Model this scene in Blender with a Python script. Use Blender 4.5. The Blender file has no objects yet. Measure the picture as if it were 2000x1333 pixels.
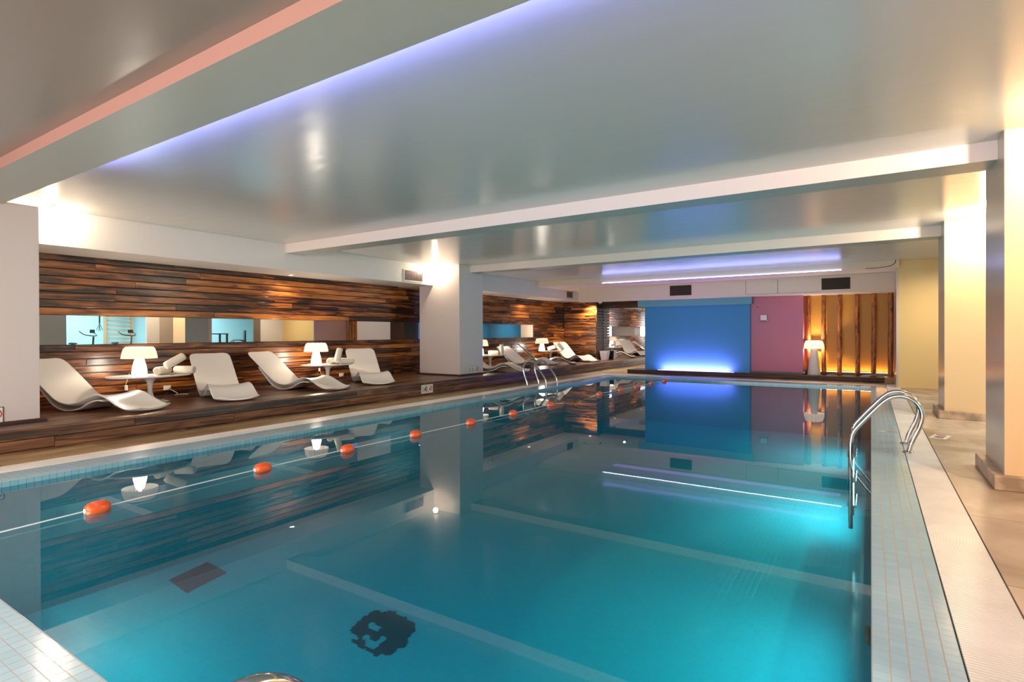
import bpy, bmesh, math, random
from mathutils import Vector, Matrix
random.seed(7)
scene = bpy.context.scene
C = scene.collection
PI = math.pi

# ---------------------------------------------------------------- camera
F, YAW, PITCH, ROLL, CY = 1080.411, 0.5754937, -0.0034758, 0.0031398, 654.611
_f = Vector((-math.sin(YAW)*math.cos(PITCH), math.cos(YAW)*math.cos(PITCH), math.sin(PITCH)))
_r = Vector((math.cos(YAW), math.sin(YAW), 0))
_d = _f.cross(_r)
_r2 = _r*math.cos(ROLL) + _d*math.sin(ROLL)
_d2 = -_r*math.sin(ROLL) + _d*math.cos(ROLL)
cd = bpy.data.cameras.new('camera')
cam = bpy.data.objects.new('camera', cd); C.objects.link(cam)
m3 = Matrix((_r2, -_d2, -_f)).transposed()
cam.matrix_world = Matrix.Translation((0, 0, 1.2)) @ m3.to_4x4()
cd.sensor_width = 36; cd.lens = 36*F/2000
cd.shift_y = -(666.5-CY)/2000
cd.clip_start = 0.02; cd.clip_end = 100
scene.camera = cam

# ---------------------------------------------------------------- world, view, lights
w = bpy.data.worlds.new('world'); scene.world = w; w.use_nodes = True
w.node_tree.nodes['Background'].inputs[0].default_value = (0.9, 0.8, 0.7, 1)
w.node_tree.nodes['Background'].inputs[1].default_value = 0.3
vs = scene.view_settings
vs.view_transform = 'Standard'; vs.look = 'None'; vs.gamma = 1; vs.use_curve_mapping = False
vs.exposure = 0.45
scene.cycles.use_denoising = True
scene.cycles.max_bounces = 10
scene.cycles.diffuse_bounces = 4
scene.cycles.glossy_bounces = 6
scene.cycles.transparent_max_bounces = 12
scene.cycles.caustics_reflective = False
scene.cycles.caustics_refractive = False
scene.cycles.sample_clamp_indirect = 4

WARM = (1.0, 0.80, 0.58); WHITE = (1.0, 0.90, 0.80); VIOLET = (0.28, 0.30, 1.0); COOL = (0.75, 0.92, 1.0)
def light(kind, loc, energy, color, size=0.1, sizey=None, rot=(0, 0, 0), spot=None, blend=0.6):
    l = bpy.data.lights.new('lamp_or_fill_light', kind); l.energy = energy; l.color = color
    if kind == 'AREA':
        l.size = size
        if sizey: l.shape = 'RECTANGLE'; l.size_y = sizey
        else: l.shape = 'DISK'
    else: l.shadow_soft_size = size
    if spot: l.spot_size = spot; l.spot_blend = blend
    o = bpy.data.objects.new('lamp_or_fill_light', l); C.objects.link(o); o.location = loc; o.rotation_euler = rot
    return o
# added fill lights under the ceiling behind the camera, no fixtures there
light('AREA', (-5.6, -1.2, 2.55), 50, WHITE, 1.2, 0.3)
light('AREA', (-1.6, -1.6, 2.55), 50, WHITE, 1.2, 0.3)
# added wide fill light before the wall behind the camera
light('AREA', (-2.6, -3.86, 1.45), 300, (1.0, 0.91, 0.84), 9.0, 1.7, rot=(PI/2, 0, 0))
# gym room behind the right wall
light('AREA', (4.3, 8.2, 2.6), 130, COOL, 1.5, 1.5)
light('AREA', (4.3, 12.6, 2.6), 110, COOL, 1.5, 1.5)
# pool lamps set in the near wall and the right wall, under water
for x in (-4.4, -1.5):
    light('AREA', (x, 0.90, -0.5), 12, (0.62, 0.95, 1.0), 1.2, 0.5, rot=(PI/2, 0, 0))
for y, e in ((4.2, 11), (8.0, 30), (11.8, 26)):
    light('AREA', (-0.06, y, -0.5), e, (0.62, 0.95, 1.0), 0.5, 1.6, rot=(0, PI/2, 0))

# ---------------------------------------------------------------- node helpers and materials
def newmat(name):
    m = bpy.data.materials.new(name); m.use_nodes = True
    nt = m.node_tree; b = nt.nodes['Principled BSDF']
    return m, nt, b
def N(nt, t, **k):
    n = nt.nodes.new(t)
    for a, v in k.items(): setattr(n, a, v)
    return n
def L(nt, a, b): nt.links.new(a, b)
def plain(name, col, rough=0.5, metal=0.0, bump=0.0, bscale=30, spec=0.5, vary=0.0, vscale=3, coat=0):
    m, nt, b = newmat(name)
    b.inputs['Base Color'].default_value = (*col, 1); b.inputs['Roughness'].default_value = rough
    b.inputs['Metallic'].default_value = metal; b.inputs['Specular IOR Level'].default_value = spec
    b.inputs['Coat Weight'].default_value = coat; b.inputs['Coat Roughness'].default_value = 0.1
    g = N(nt, 'ShaderNodeNewGeometry')
    if bump:
        n = N(nt, 'ShaderNodeTexNoise'); n.inputs['Scale'].default_value = bscale; n.inputs['Detail'].default_value = 4
        L(nt, g.outputs['Position'], n.inputs['Vector'])
        bp = N(nt, 'ShaderNodeBump'); bp.inputs['Strength'].default_value = bump; bp.inputs['Distance'].default_value = 0.01
        L(nt, n.outputs['Fac'], bp.inputs['Height']); L(nt, bp.outputs['Normal'], b.inputs['Normal'])
    if vary:
        n = N(nt, 'ShaderNodeTexNoise'); n.inputs['Scale'].default_value = vscale; n.inputs['Detail'].default_value = 5
        L(nt, g.outputs['Position'], n.inputs['Vector'])
        r = N(nt, 'ShaderNodeValToRGB')
        r.color_ramp.elements[0].position = 0.35; r.color_ramp.elements[1].position = 0.65
        r.color_ramp.elements[0].color = (*[c*(1-vary) for c in col], 1)
        r.color_ramp.elements[1].color = (*[min(1, c*(1+vary)) for c in col], 1)
        L(nt, n.outputs['Fac'], r.inputs[0]); L(nt, r.outputs[0], b.inputs['Base Color'])
    return m
def emit(name, col, st):
    m, nt, b = newmat(name)
    b.inputs['Base Color'].default_value = (*col, 1)
    b.inputs['Emission Color'].default_value = (*col, 1); b.inputs['Emission Strength'].default_value = st
    return m

def ceiling_paint(name, col, rough=0.21, bump=0.10, spec=0.9):
    m, nt, b = newmat(name)
    g = N(nt, 'ShaderNodeNewGeometry')
    n = N(nt, 'ShaderNodeTexNoise'); n.inputs['Scale'].default_value = 1.3; n.inputs['Detail'].default_value = 6; n.inputs['Distortion'].default_value = 0.1
    L(nt, g.outputs['Position'], n.inputs['Vector'])
    r = N(nt, 'ShaderNodeValToRGB'); r.color_ramp.elements[0].position = 0.3; r.color_ramp.elements[1].position = 0.7
    r.color_ramp.elements[0].color = (*[c*0.975 for c in col], 1); r.color_ramp.elements[1].color = (*[c*1.02 for c in col], 1)
    L(nt, n.outputs['Fac'], r.inputs[0]); b.inputs['Base Color'].default_value = (*col, 1)
    mr = N(nt, 'ShaderNodeMapRange'); mr.inputs['To Min'].default_value = rough-0.015; mr.inputs['To Max'].default_value = rough+0.02
    L(nt, n.outputs['Fac'], mr.inputs['Value']); L(nt, mr.outputs[0], b.inputs['Roughness'])
    n2 = N(nt, 'ShaderNodeTexNoise'); n2.inputs['Scale'].default_value = 4.0; n2.inputs['Detail'].default_value = 2
    mp2 = N(nt, 'ShaderNodeMapping'); mp2.inputs['Scale'].default_value = (0.5, 1.6, 1.0)
    L(nt, g.outputs['Position'], mp2.inputs['Vector']); L(nt, mp2.outputs[0], n2.inputs['Vector'])
    bp = N(nt, 'ShaderNodeBump'); bp.inputs['Strength'].default_value = bump; bp.inputs['Distance'].default_value = 0.03
    L(nt, n2.outputs['Fac'], bp.inputs['Height']); L(nt, bp.outputs['Normal'], b.inputs['Normal'])
    b.inputs['Specular IOR Level'].default_value = spec
    return m

def wood(name, dark, mid, light_, rough=0.28, axis=1, grain=1.0, coat=0.3):
    """varnished planks: tone changes from plank to plank, grain runs along one axis"""
    m, nt, b = newmat(name)
    g = N(nt, 'ShaderNodeNewGeometry')
    mp = N(nt, 'ShaderNodeMapping')
    sc = [9*grain]*3; sc[axis] = 0.75*grain; mp.inputs['Scale'].default_value = sc
    add = N(nt, 'ShaderNodeVectorMath', operation='ADD')
    cmb = N(nt, 'ShaderNodeVectorMath', operation='SCALE'); cmb.inputs[0].default_value = (31, 47, 23)
    L(nt, g.outputs['Random Per Island'], cmb.inputs['Scale'])
    L(nt, g.outputs['Position'], add.inputs[0]); L(nt, cmb.outputs[0], add.inputs[1]); L(nt, add.outputs[0], mp.inputs['Vector'])
    n = N(nt, 'ShaderNodeTexNoise'); n.inputs['Scale'].default_value = 1.4; n.inputs['Detail'].default_value = 6; n.inputs['Distortion'].default_value = 1.1
    L(nt, mp.outputs[0], n.inputs['Vector'])
    fine = N(nt, 'ShaderNodeTexNoise'); fine.inputs['Scale'].default_value = 9; fine.inputs['Detail'].default_value = 4
    L(nt, mp.outputs[0], fine.inputs['Vector'])
    a = N(nt, 'ShaderNodeMath', operation='MULTIPLY_ADD'); a.inputs[1].default_value = 0.42; 
    L(nt, g.outputs['Random Per Island'], a.inputs[0])
    s2 = N(nt, 'ShaderNodeMath', operation='MULTIPLY_ADD'); s2.inputs[1].default_value = 1.5; s2.inputs[2].default_value = -0.48
    L(nt, n.outputs['Fac'], s2.inputs[0]); L(nt, s2.outputs[0], a.inputs[2])
    a2 = N(nt, 'ShaderNodeMath', operation='MULTIPLY_ADD'); a2.inputs[1].default_value = 0.22
    L(nt, fine.outputs['Fac'], a2.inputs[0]); L(nt, a.outputs[0], a2.inputs[2])
    r = N(nt, 'ShaderNodeValToRGB'); cr = r.color_ramp
    cr.elements[0].position = 0.40; cr.elements[0].color = (*dark, 1)
    cr.elements[1].position = 0.90; cr.elements[1].color = (*light_, 1)
    e = cr.elements.new(0.60); e.color = (*mid, 1)
    L(nt, a2.outputs[0], r.inputs[0]); L(nt, r.outputs[0], b.inputs['Base Color'])
    b.inputs['Roughness'].default_value = rough; b.inputs['Coat Weight'].default_value = coat; b.inputs['Coat Roughness'].default_value = 0.15
    bp = N(nt, 'ShaderNodeBump'); bp.inputs['Strength'].default_value = 0.35; bp.inputs['Distance'].default_value = 0.006
    L(nt, a2.outputs[0], bp.inputs['Height']); L(nt, bp.outputs['Normal'], b.inputs['Normal'])
    return m

def tiles(name, px, py, gx, gy, cols, grout, ax=('X', 'Y'), rough=0.12, ox=0.0, oy=0.0):
    """small ceramic tiles laid on a world grid"""
    m, nt, b = newmat(name)
    g = N(nt, 'ShaderNodeNewGeometry'); sp = N(nt, 'ShaderNodeSeparateXYZ'); L(nt, g.outputs['Position'], sp.inputs[0])
    ids = []; masks = []
    for a, p, gw, off in ((ax[0], px, gx, ox), (ax[1], py, gy, oy)):
        d = N(nt, 'ShaderNodeMath', operation='MULTIPLY_ADD'); d.inputs[1].default_value = 1/p; d.inputs[2].default_value = off/p+1000
        L(nt, sp.outputs[a], d.inputs[0])
        fr = N(nt, 'ShaderNodeMath', operation='FRACT'); L(nt, d.outputs[0], fr.inputs[0])
        fl = N(nt, 'ShaderNodeMath', operation='FLOOR'); L(nt, d.outputs[0], fl.inputs[0]); ids.append(fl)
        lt = N(nt, 'ShaderNodeMath', operation='LESS_THAN'); lt.inputs[1].default_value = gw/p; L(nt, fr.outputs[0], lt.inputs[0]); masks.append(lt)
    mx = N(nt, 'ShaderNodeMath', operation='MAXIMUM'); L(nt, masks[0].outputs[0], mx.inputs[0]); L(nt, masks[1].outputs[0], mx.inputs[1])
    cb = N(nt, 'ShaderNodeCombineXYZ'); L(nt, ids[0].outputs[0], cb.inputs[0]); L(nt, ids[1].outputs[0], cb.inputs[1])
    wn = N(nt, 'ShaderNodeTexWhiteNoise', noise_dimensions='3D'); L(nt, cb.outputs[0], wn.inputs['Vector'])
    r = N(nt, 'ShaderNodeValToRGB'); r.color_ramp.elements[0].color = (*cols[0], 1); r.color_ramp.elements[1].color = (*cols[1], 1)
    L(nt, wn.outputs['Value'], r.inputs[0])
    mix = N(nt, 'ShaderNodeMix', data_type='RGBA'); L(nt, mx.outputs[0], mix.inputs['Factor'])
    L(nt, r.outputs[0], mix.inputs['A']); mix.inputs['B'].default_value = (*grout, 1)
    L(nt, mix.outputs['Result'], b.inputs['Base Color'])
    rr = N(nt, 'ShaderNodeMath', operation='MULTIPLY_ADD'); rr.inputs[1].default_value = 0.5; rr.inputs[2].default_value = rough
    L(nt, mx.outputs[0], rr.inputs[0]); L(nt, rr.outputs[0], b.inputs['Roughness'])
    inv = N(nt, 'ShaderNodeMath', operation='SUBTRACT'); inv.inputs[0].default_value = 1; L(nt, mx.outputs[0], inv.inputs[1])
    bp = N(nt, 'ShaderNodeBump'); bp.inputs['Strength'].default_value = 0.5; bp.inputs['Distance'].default_value = 0.002
    L(nt, inv.outputs[0], bp.inputs['Height']); L(nt, bp.outputs['Normal'], b.inputs['Normal'])
    return m

def stone(name, c1, c2, slab=1.2, rough=0.35):
    m, nt, b = newmat(name)
    g = N(nt, 'ShaderNodeNewGeometry')
    mp = N(nt, 'ShaderNodeMapping'); mp.inputs['Scale'].default_value = (1.6, 0.8, 1); mp.inputs['Rotation'].default_value = (0, 0, 0.5)
    L(nt, g.outputs['Position'], mp.inputs['Vector'])
    n = N(nt, 'ShaderNodeTexNoise'); n.inputs['Scale'].default_value = 1.5; n.inputs['Detail'].default_value = 8; n.inputs['Distortion'].default_value = 1.0
    L(nt, mp.outputs[0], n.inputs['Vector'])
    r = N(nt, 'ShaderNodeValToRGB'); r.color_ramp.elements[0].position = 0.32; r.color_ramp.elements[1].position = 0.7
    r.color_ramp.elements[0].color = (*c1, 1); r.color_ramp.elements[1].color = (*c2, 1)
    L(nt, n.outputs['Fac'], r.inputs[0])
    sp = N(nt, 'ShaderNodeSeparateXYZ'); L(nt, g.outputs['Position'], sp.inputs[0])
    d = N(nt, 'ShaderNodeMath', operation='MULTIPLY_ADD'); d.inputs[1].default_value = 1/slab; d.inputs[2].default_value = 100.12; L(nt, sp.outputs['Y'], d.inputs[0])
    fr = N(nt, 'ShaderNodeMath', operation='FRACT'); L(nt, d.outputs[0], fr.inputs[0])
    lt = N(nt, 'ShaderNodeMath', operation='LESS_THAN'); lt.inputs[1].default_value = 0.006/slab; L(nt, fr.outputs[0], lt.inputs[0])
    mix = N(nt, 'ShaderNodeMix', data_type='RGBA'); L(nt, lt.outputs[0], mix.inputs['Factor'])
    L(nt, r.outputs[0], mix.inputs['A']); mix.inputs['B'].default_value = (*[c*0.35 for c in c1], 1)
    fl = N(nt, 'ShaderNodeMath', operation='FLOOR'); L(nt, d.outputs[0], fl.inputs[0])
    wn = N(nt, 'ShaderNodeTexWhiteNoise', noise_dimensions='1D'); L(nt, fl.outputs[0], wn.inputs['W'])
    hs = N(nt, 'ShaderNodeHueSaturation'); mr = N(nt, 'ShaderNodeMapRange'); mr.inputs['To Min'].default_value = 0.8; mr.inputs['To Max'].default_value = 1.15
    L(nt, wn.outputs['Value'], mr.inputs['Value']); L(nt, mr.outputs[0], hs.inputs['Value']); L(nt, mix.outputs['Result'], hs.inputs['Color'])
    L(nt, hs.outputs['Color'], b.inputs['Base Color'])
    b.inputs['Roughness'].default_value = rough
    bp = N(nt, 'ShaderNodeBump'); bp.inputs['Strength'].default_value = 0.12; bp.inputs['Distance'].default_value = 0.01
    L(nt, n.outputs['Fac'], bp.inputs['Height']); L(nt, bp.outputs['Normal'], b.inputs['Normal'])
    return m

def water():
    m = bpy.data.materials.new('pool water'); m.use_nodes = True; nt = m.node_tree
    nt.nodes.remove(nt.nodes['Principled BSDF']); out = nt.nodes['Material Output']
    tr = N(nt, 'ShaderNodeBsdfTransparent'); tr.inputs[0].default_value = (0.55, 0.96, 1.0, 1)
    gl = N(nt, 'ShaderNodeBsdfGlossy'); gl.inputs['Roughness'].default_value = 0.0
    fr = N(nt, 'ShaderNodeFresnel'); fr.inputs['IOR'].default_value = 1.40
    g = N(nt, 'ShaderNodeNewGeometry'); n = N(nt, 'ShaderNodeTexNoise'); n.inputs['Scale'].default_value = 0.9; n.inputs['Detail'].default_value = 1
    L(nt, g.outputs['Position'], n.inputs['Vector'])
    bp = N(nt, 'ShaderNodeBump'); bp.inputs['Strength'].default_value = 0.02; bp.inputs['Distance'].default_value = 0.02
    L(nt, n.outputs['Fac'], bp.inputs['Height']); L(nt, bp.outputs['Normal'], gl.inputs['Normal']); L(nt, bp.outputs['Normal'], fr.inputs['Normal'])
    mx = N(nt, 'ShaderNodeMixShader'); L(nt, fr.outputs[0], mx.inputs[0]); L(nt, tr.outputs[0], mx.inputs[1]); L(nt, gl.outputs[0], mx.inputs[2])
    L(nt, mx.outputs[0], out.inputs['Surface'])
    return m

def log_mat():
    m, nt, b = newmat('log wood')
    tc = N(nt, 'ShaderNodeNewGeometry'); mp = N(nt, 'ShaderNodeMapping'); mp.inputs['Scale'].default_value = (9, 9, 1.6); L(nt, tc.outputs['Position'], mp.inputs['Vector'])
    n = N(nt, 'ShaderNodeTexNoise'); n.inputs['Scale'].default_value = 2.2; n.inputs['Detail'].default_value = 6; n.inputs['Distortion'].default_value = 1.5; L(nt, mp.outputs[0], n.inputs['Vector'])
    r = N(nt, 'ShaderNodeValToRGB'); r.color_ramp.elements[0].position = 0.33; r.color_ramp.elements[1].position = 0.6
    r.color_ramp.elements[0].color = (0.09, 0.018, 0.006, 1); r.color_ramp.elements[1].color = (0.52, 0.18, 0.045, 1)
    L(nt, n.outputs['Fac'], r.inputs[0]); L(nt, r.outputs[0], b.inputs['Base Color']); b.inputs['Roughness'].default_value = 0.4
    bp = N(nt, 'ShaderNodeBump'); bp.inputs['Strength'].default_value = 0.5; bp.inputs['Distance'].default_value = 0.02; L(nt, n.outputs['Fac'], bp.inputs['Height']); L(nt, bp.outputs['Normal'], b.inputs['Normal'])
    return m

def shade_mat():
    m = bpy.data.materials.new('pleated shade'); m.use_nodes = True; nt = m.node_tree
    nt.nodes.remove(nt.nodes['Principled BSDF']); out = nt.nodes['Material Output']
    t = N(nt, 'ShaderNodeBsdfTranslucent'); t.inputs[0].default_value = (0.13, 0.118, 0.108, 1)
    d = N(nt, 'ShaderNodeBsdfDiffuse'); d.inputs[0].default_value = (0.85, 0.80, 0.75, 1)
    mx = N(nt, 'ShaderNodeMixShader'); mx.inputs[0].default_value = 0.5
    L(nt, t.outputs[0], mx.inputs[1]); L(nt, d.outputs[0], mx.inputs[2]); L(nt, mx.outputs[0], out.inputs['Surface'])
    return m

M = {
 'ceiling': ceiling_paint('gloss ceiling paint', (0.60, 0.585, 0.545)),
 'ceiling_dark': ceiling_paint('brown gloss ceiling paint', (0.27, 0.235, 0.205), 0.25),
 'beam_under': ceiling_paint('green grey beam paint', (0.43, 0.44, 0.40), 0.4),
 'salmon': plain('salmon beam face', (0.46, 0.255, 0.22), 0.5, bump=0.05),  # one even salmon tone for the upright faces of the nearest beam
 'beam_face': plain('pale beam paint', (0.80, 0.71, 0.66), 0.5, bump=0.04),
 'white_wall': plain('white wall paint', (0.74, 0.70, 0.67), 0.55, bump=0.05, bscale=60),
 'column': plain('pillar paint', (0.62, 0.55, 0.52), 0.35, bump=0.05, bscale=50),
 'cream': plain('cream paint', (0.74, 0.61, 0.47), 0.5, bump=0.04),
 'yellow': plain('yellow paint', (0.84, 0.57, 0.30), 0.5, bump=0.04),
 'ochre': plain('ochre paint', (0.78, 0.56, 0.24), 0.42, bump=0.04),
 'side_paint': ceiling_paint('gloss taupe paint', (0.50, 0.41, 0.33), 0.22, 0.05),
 'gold': ceiling_paint('gold wall paint', (0.60, 0.28, 0.035), 0.4, 0.05, 0.3),
 'pink': ceiling_paint('pink gloss paint', (0.50, 0.13, 0.215), 0.35, 0.06, 0.4),
 'blue': ceiling_paint('blue paint', (0.034, 0.245, 0.48), 0.5, 0.05, 0.4),
 'blue_header': plain('pale blue paint', (0.10, 0.36, 0.45), 0.5),
 'wallwood': wood('varnished wall planks', (0.022, 0.008, 0.004), (0.155, 0.045, 0.011), (0.47, 0.165, 0.031), 0.25, coat=0.1),
 'returnwood': wood('varnished corner planks', (0.022, 0.008, 0.004), (0.22, 0.07, 0.015), (0.55, 0.21, 0.04), 0.25, axis=0, coat=0.1),
 'deckwood': wood('deck planks', (0.030, 0.014, 0.008), (0.125, 0.054, 0.024), (0.26, 0.125, 0.060), 0.36, coat=0.05),
 'darkwood': wood('dark planks', (0.018, 0.010, 0.008), (0.045, 0.022, 0.014), (0.08, 0.04, 0.025), 0.6, axis=0, coat=0),
 'darktrim': plain('dark brown trim', (0.045, 0.022, 0.018), 0.35, vary=0.3),
 'coping': tiles('pale blue coping tiles', 0.056, 0.052, 0.005, 0.0028, ((0.38, 0.59, 0.68), (0.43, 0.63, 0.72)), (0.42, 0.39, 0.34)),
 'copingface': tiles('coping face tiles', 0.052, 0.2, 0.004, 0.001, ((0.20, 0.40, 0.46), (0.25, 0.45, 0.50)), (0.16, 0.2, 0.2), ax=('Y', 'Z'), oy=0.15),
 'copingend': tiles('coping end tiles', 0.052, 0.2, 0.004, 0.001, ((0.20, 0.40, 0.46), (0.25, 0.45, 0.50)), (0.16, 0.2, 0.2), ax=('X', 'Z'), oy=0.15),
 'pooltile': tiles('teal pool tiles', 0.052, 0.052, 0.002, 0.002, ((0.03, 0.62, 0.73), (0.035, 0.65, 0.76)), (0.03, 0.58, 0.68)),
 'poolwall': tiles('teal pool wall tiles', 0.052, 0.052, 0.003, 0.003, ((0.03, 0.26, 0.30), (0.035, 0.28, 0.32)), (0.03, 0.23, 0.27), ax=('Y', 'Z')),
 'grate': plain('white plastic grating', (0.88, 0.83, 0.77), 0.35, vary=0.08, vscale=2),
 'gutter': plain('gutter channel', (0.10, 0.07, 0.05), 0.6),
 'stone': stone('tan stone slabs', (0.33, 0.24, 0.165), (0.64, 0.52, 0.40)),
 'stone_left': stone('brown stone slabs', (0.24, 0.15, 0.07), (0.46, 0.30, 0.14), 0.9, 0.45),
 'stone_trim': plain('stone skirting', (0.50, 0.34, 0.22), 0.4, vary=0.35, vscale=6),
 'chrome': plain('polished steel', (0.55, 0.53, 0.50), 0.12, metal=1),
 'shell': plain('white moulded plastic', (0.72, 0.69, 0.65), 0.22, coat=0.3),
 'table': plain('white lacquer', (0.80, 0.77, 0.73), 0.15, coat=0.4),
 'towel': plain('cream terry towel', (0.78, 0.70, 0.58), 0.9, bump=0.6, bscale=140),
 'lampbody': emit('glowing lamp body', (1.0, 0.88, 0.74), 24),
 'lampshade': shade_mat(),
 'fixture': plain('white fixture', (0.75, 0.73, 0.70), 0.4),
 'led_violet': emit('violet led', (0.42, 0.45, 1.0), 14),
 'led_soft': emit('soft violet led', (0.50, 0.50, 1.0), 2.5),
 'led_warm': emit('warm led', (1.0, 0.72, 0.35), 10),
 'downlight': emit('downlight glass', (1.0, 0.88, 0.74), 12),
 'mirror': plain('mirror glass', (0.86, 0.87, 0.86), 0.0, metal=1),
 'vent': plain('vent slats', (0.07, 0.05, 0.035), 0.8, spec=0.1),
 'black': plain('black plastic', (0.02, 0.02, 0.022), 0.4),
 'orange': plain('orange float plastic', (0.85, 0.10, 0.012), 0.3, coat=0.3),
 'rope': plain('white rope', (0.75, 0.72, 0.68), 0.7),
 'sign': plain('sign plate', (0.78, 0.72, 0.62), 0.4),
 'signred': plain('sign red', (0.62, 0.06, 0.04), 0.4),
 'emblem': plain('dark mosaic', (0.012, 0.09, 0.12), 0.4),
 'drain': plain('dark red mat', (0.16, 0.11, 0.16), 0.5),
 'gymblue': plain('light blue paint', (0.42, 0.74, 0.80), 0.5),
 'pinkpale': plain('pale pink paint', (0.72, 0.50, 0.42), 0.5),
 'curtain': plain('taupe curtain', (0.34, 0.26, 0.20), 0.8),
 'pot': plain('white planter', (0.66, 0.62, 0.64), 0.45),
 'steelbox': plain('brushed steel box', (0.28, 0.24, 0.26), 0.4, metal=1),
 'lightwood': plain('light wood', (0.60, 0.34, 0.16), 0.45),
 'log': log_mat(),
 'water': water(),
 'brownfit': plain('brown fitting', (0.16, 0.08, 0.04), 0.4),
}

# ---------------------------------------------------------------- mesh helpers
def box(bm, x0, x1, y0, y1, z0, z1):
    v = [bm.verts.new((x, y, z)) for x in (x0, x1) for y in (y0, y1) for z in (z0, z1)]
    for f in ((0, 1, 3, 2), (4, 6, 7, 5), (0, 4, 5, 1), (2, 3, 7, 6), (0, 2, 6, 4), (1, 5, 7, 3)):
        bm.faces.new([v[i] for i in f])
def lathe(bm, prof, n=32, center=(0, 0), sx=1, sy=1, caps=True, pleat=0, pamp=0):
    rings = []
    for r, z in prof:
        ring = []
        for i in range(n):
            a = 2*PI*i/n
            rr = r*(1+pamp*math.cos(pleat*a)) if pleat else r
            ring.append(bm.verts.new((center[0]+rr*math.cos(a)*sx, center[1]+rr*math.sin(a)*sy, z)))
        rings.append(ring)
    for a, b in zip(rings, rings[1:]):
        for i in range(n):
            f = bm.faces.new((a[i], a[(i+1) % n], b[(i+1) % n], b[i])); f.smooth = True
    if caps:
        for ring, rev in ((rings[0], True), (rings[-1], False)):
            bm.faces.new(ring[::-1] if rev else ring)
def spline(pts, seg=8):
    P = [Vector(p) for p in pts]; out = []
    for i in range(len(P)-1):
        p0 = P[max(i-1, 0)]; p1 = P[i]; p2 = P[i+1]; p3 = P[min(i+2, len(P)-1)]
        for k in range(seg):
            t = k/seg
            out.append(0.5*((2*p1)+(-p0+p2)*t+(2*p0-5*p1+4*p2-p3)*t*t+(-p0+3*p1-3*p2+p3)*t**3))
    out.append(P[-1]); return out
def tube(bm, path, r, n=12, cap=True):
    P = [Vector(p) for p in path]; rings = []; up = None
    for i, p in enumerate(P):
        t = (P[min(i+1, len(P)-1)]-P[max(i-1, 0)]).normalized()
        if up is None:
            up = t.orthogonal().normalized()
        up = (up-t*up.dot(t)).normalized(); s = t.cross(up)
        rr = r(i/(len(P)-1)) if callable(r) else r
        rings.append([bm.verts.new(p+(up*math.cos(2*PI*k/n)+s*math.sin(2*PI*k/n))*rr) for k in range(n)])
    for a, b in zip(rings, rings[1:]):
        for k in range(n):
            f = bm.faces.new((a[k], a[(k+1) % n], b[(k+1) % n], b[k])); f.smooth = True
    if cap:
        bm.faces.new(rings[0][::-1]); bm.faces.new(rings[-1])
def obj(name, bm, mat, parent=None, bevel=0):
    bmesh.ops.recalc_face_normals(bm, faces=bm.faces)
    me = bpy.data.meshes.new(name); bm.to_mesh(me); bm.free()
    for m in (mat if isinstance(mat, (list, tuple)) else [mat]): me.materials.append(m)
    o = bpy.data.objects.new(name, me); C.objects.link(o)
    if parent: o.parent = parent
    if bevel:
        md = o.modifiers.new('bevel', 'BEVEL'); md.width = bevel; md.segments = 2; md.limit_method = 'ANGLE'
    return o
def struct(name, bm, mat, bevel=0):
    o = obj(name, bm, mat, None, bevel); o['kind'] = 'structure'; return o
def bx(*boxes):
    bm = bmesh.new()
    for b in boxes: box(bm, *b)
    return bm
def tag(o, label, cat, group=None, kind=None):
    o['label'] = label; o['category'] = cat
    if group: o['group'] = group
    if kind: o['kind'] = kind
    return o
def empty(name, loc, rz=0, label=None, cat=None, group=None):
    o = bpy.data.objects.new(name, None); C.objects.link(o); o.location = loc; o.rotation_euler = (0, 0, rz)
    o.empty_display_size = 0.1
    if label: tag(o, label, cat, group)
    return o
def copy_tree(o, loc, rz, label, group=None):
    def rec(s, par):
        c = s.copy(); C.objects.link(c); c.parent = par
        for ch in s.children: rec(ch, c)
        return c
    r = rec(o, None); r.location = loc; r.rotation_euler = (0, 0, rz)
    r['label'] = label
    if group: r['group'] = group
    return r
def assign(o, test, idx):
    for p in o.data.polygons:
        if test(p): p.material_index = idx

# ---------------------------------------------------------------- dimensions
XL, XR, YN, YF = -5.93, 0.0, 0.84, 14.3          # pool
ZW = -0.045                                       # water
ZB = -1.15                                        # pool bottom
ZC = 2.73                                         # ceiling
ZS = 2.29                                         # underside of the soffit
XW = -9.27                                        # plank wall
XP = -7.2; ZP = 0.25                              # platform

# ---------------------------------------------------------------- structure: floor and pool
struct('floor', bx((0.54, 6.2, -4, 16.6, -0.15, 0)), M['stone'])
struct('floor_left', bx((XP, -6.64, -4, 18.27, -0.15, 0), (-6.64, 0.54, 15.1, 18.27, -0.15, -0.002)), M['stone_left'])
struct('floor_near', bx((-6.64, 0.54, -4, 0.1, -0.15, -0.001)), M['stone'])
bm = bmesh.new()
box(bm, 0.0, 0.28, YN-0.38, YF+0.45, -0.10, 0)
box(bm, XL-0.38, XL, YN-0.38, YF+0.45, -0.10, 0)
box(bm, XL, 0.0, YN-0.28, YN, -0.10, 0)
box(bm, XL, 0.0, YF, YF+0.45, -0.10, 0)
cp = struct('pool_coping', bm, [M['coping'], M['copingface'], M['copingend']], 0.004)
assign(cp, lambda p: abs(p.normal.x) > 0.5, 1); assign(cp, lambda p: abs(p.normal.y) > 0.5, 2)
struct('pool_floor', bx((XL, XR, YN, YF, ZB-0.1, ZB)), M['pooltile'])
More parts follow.
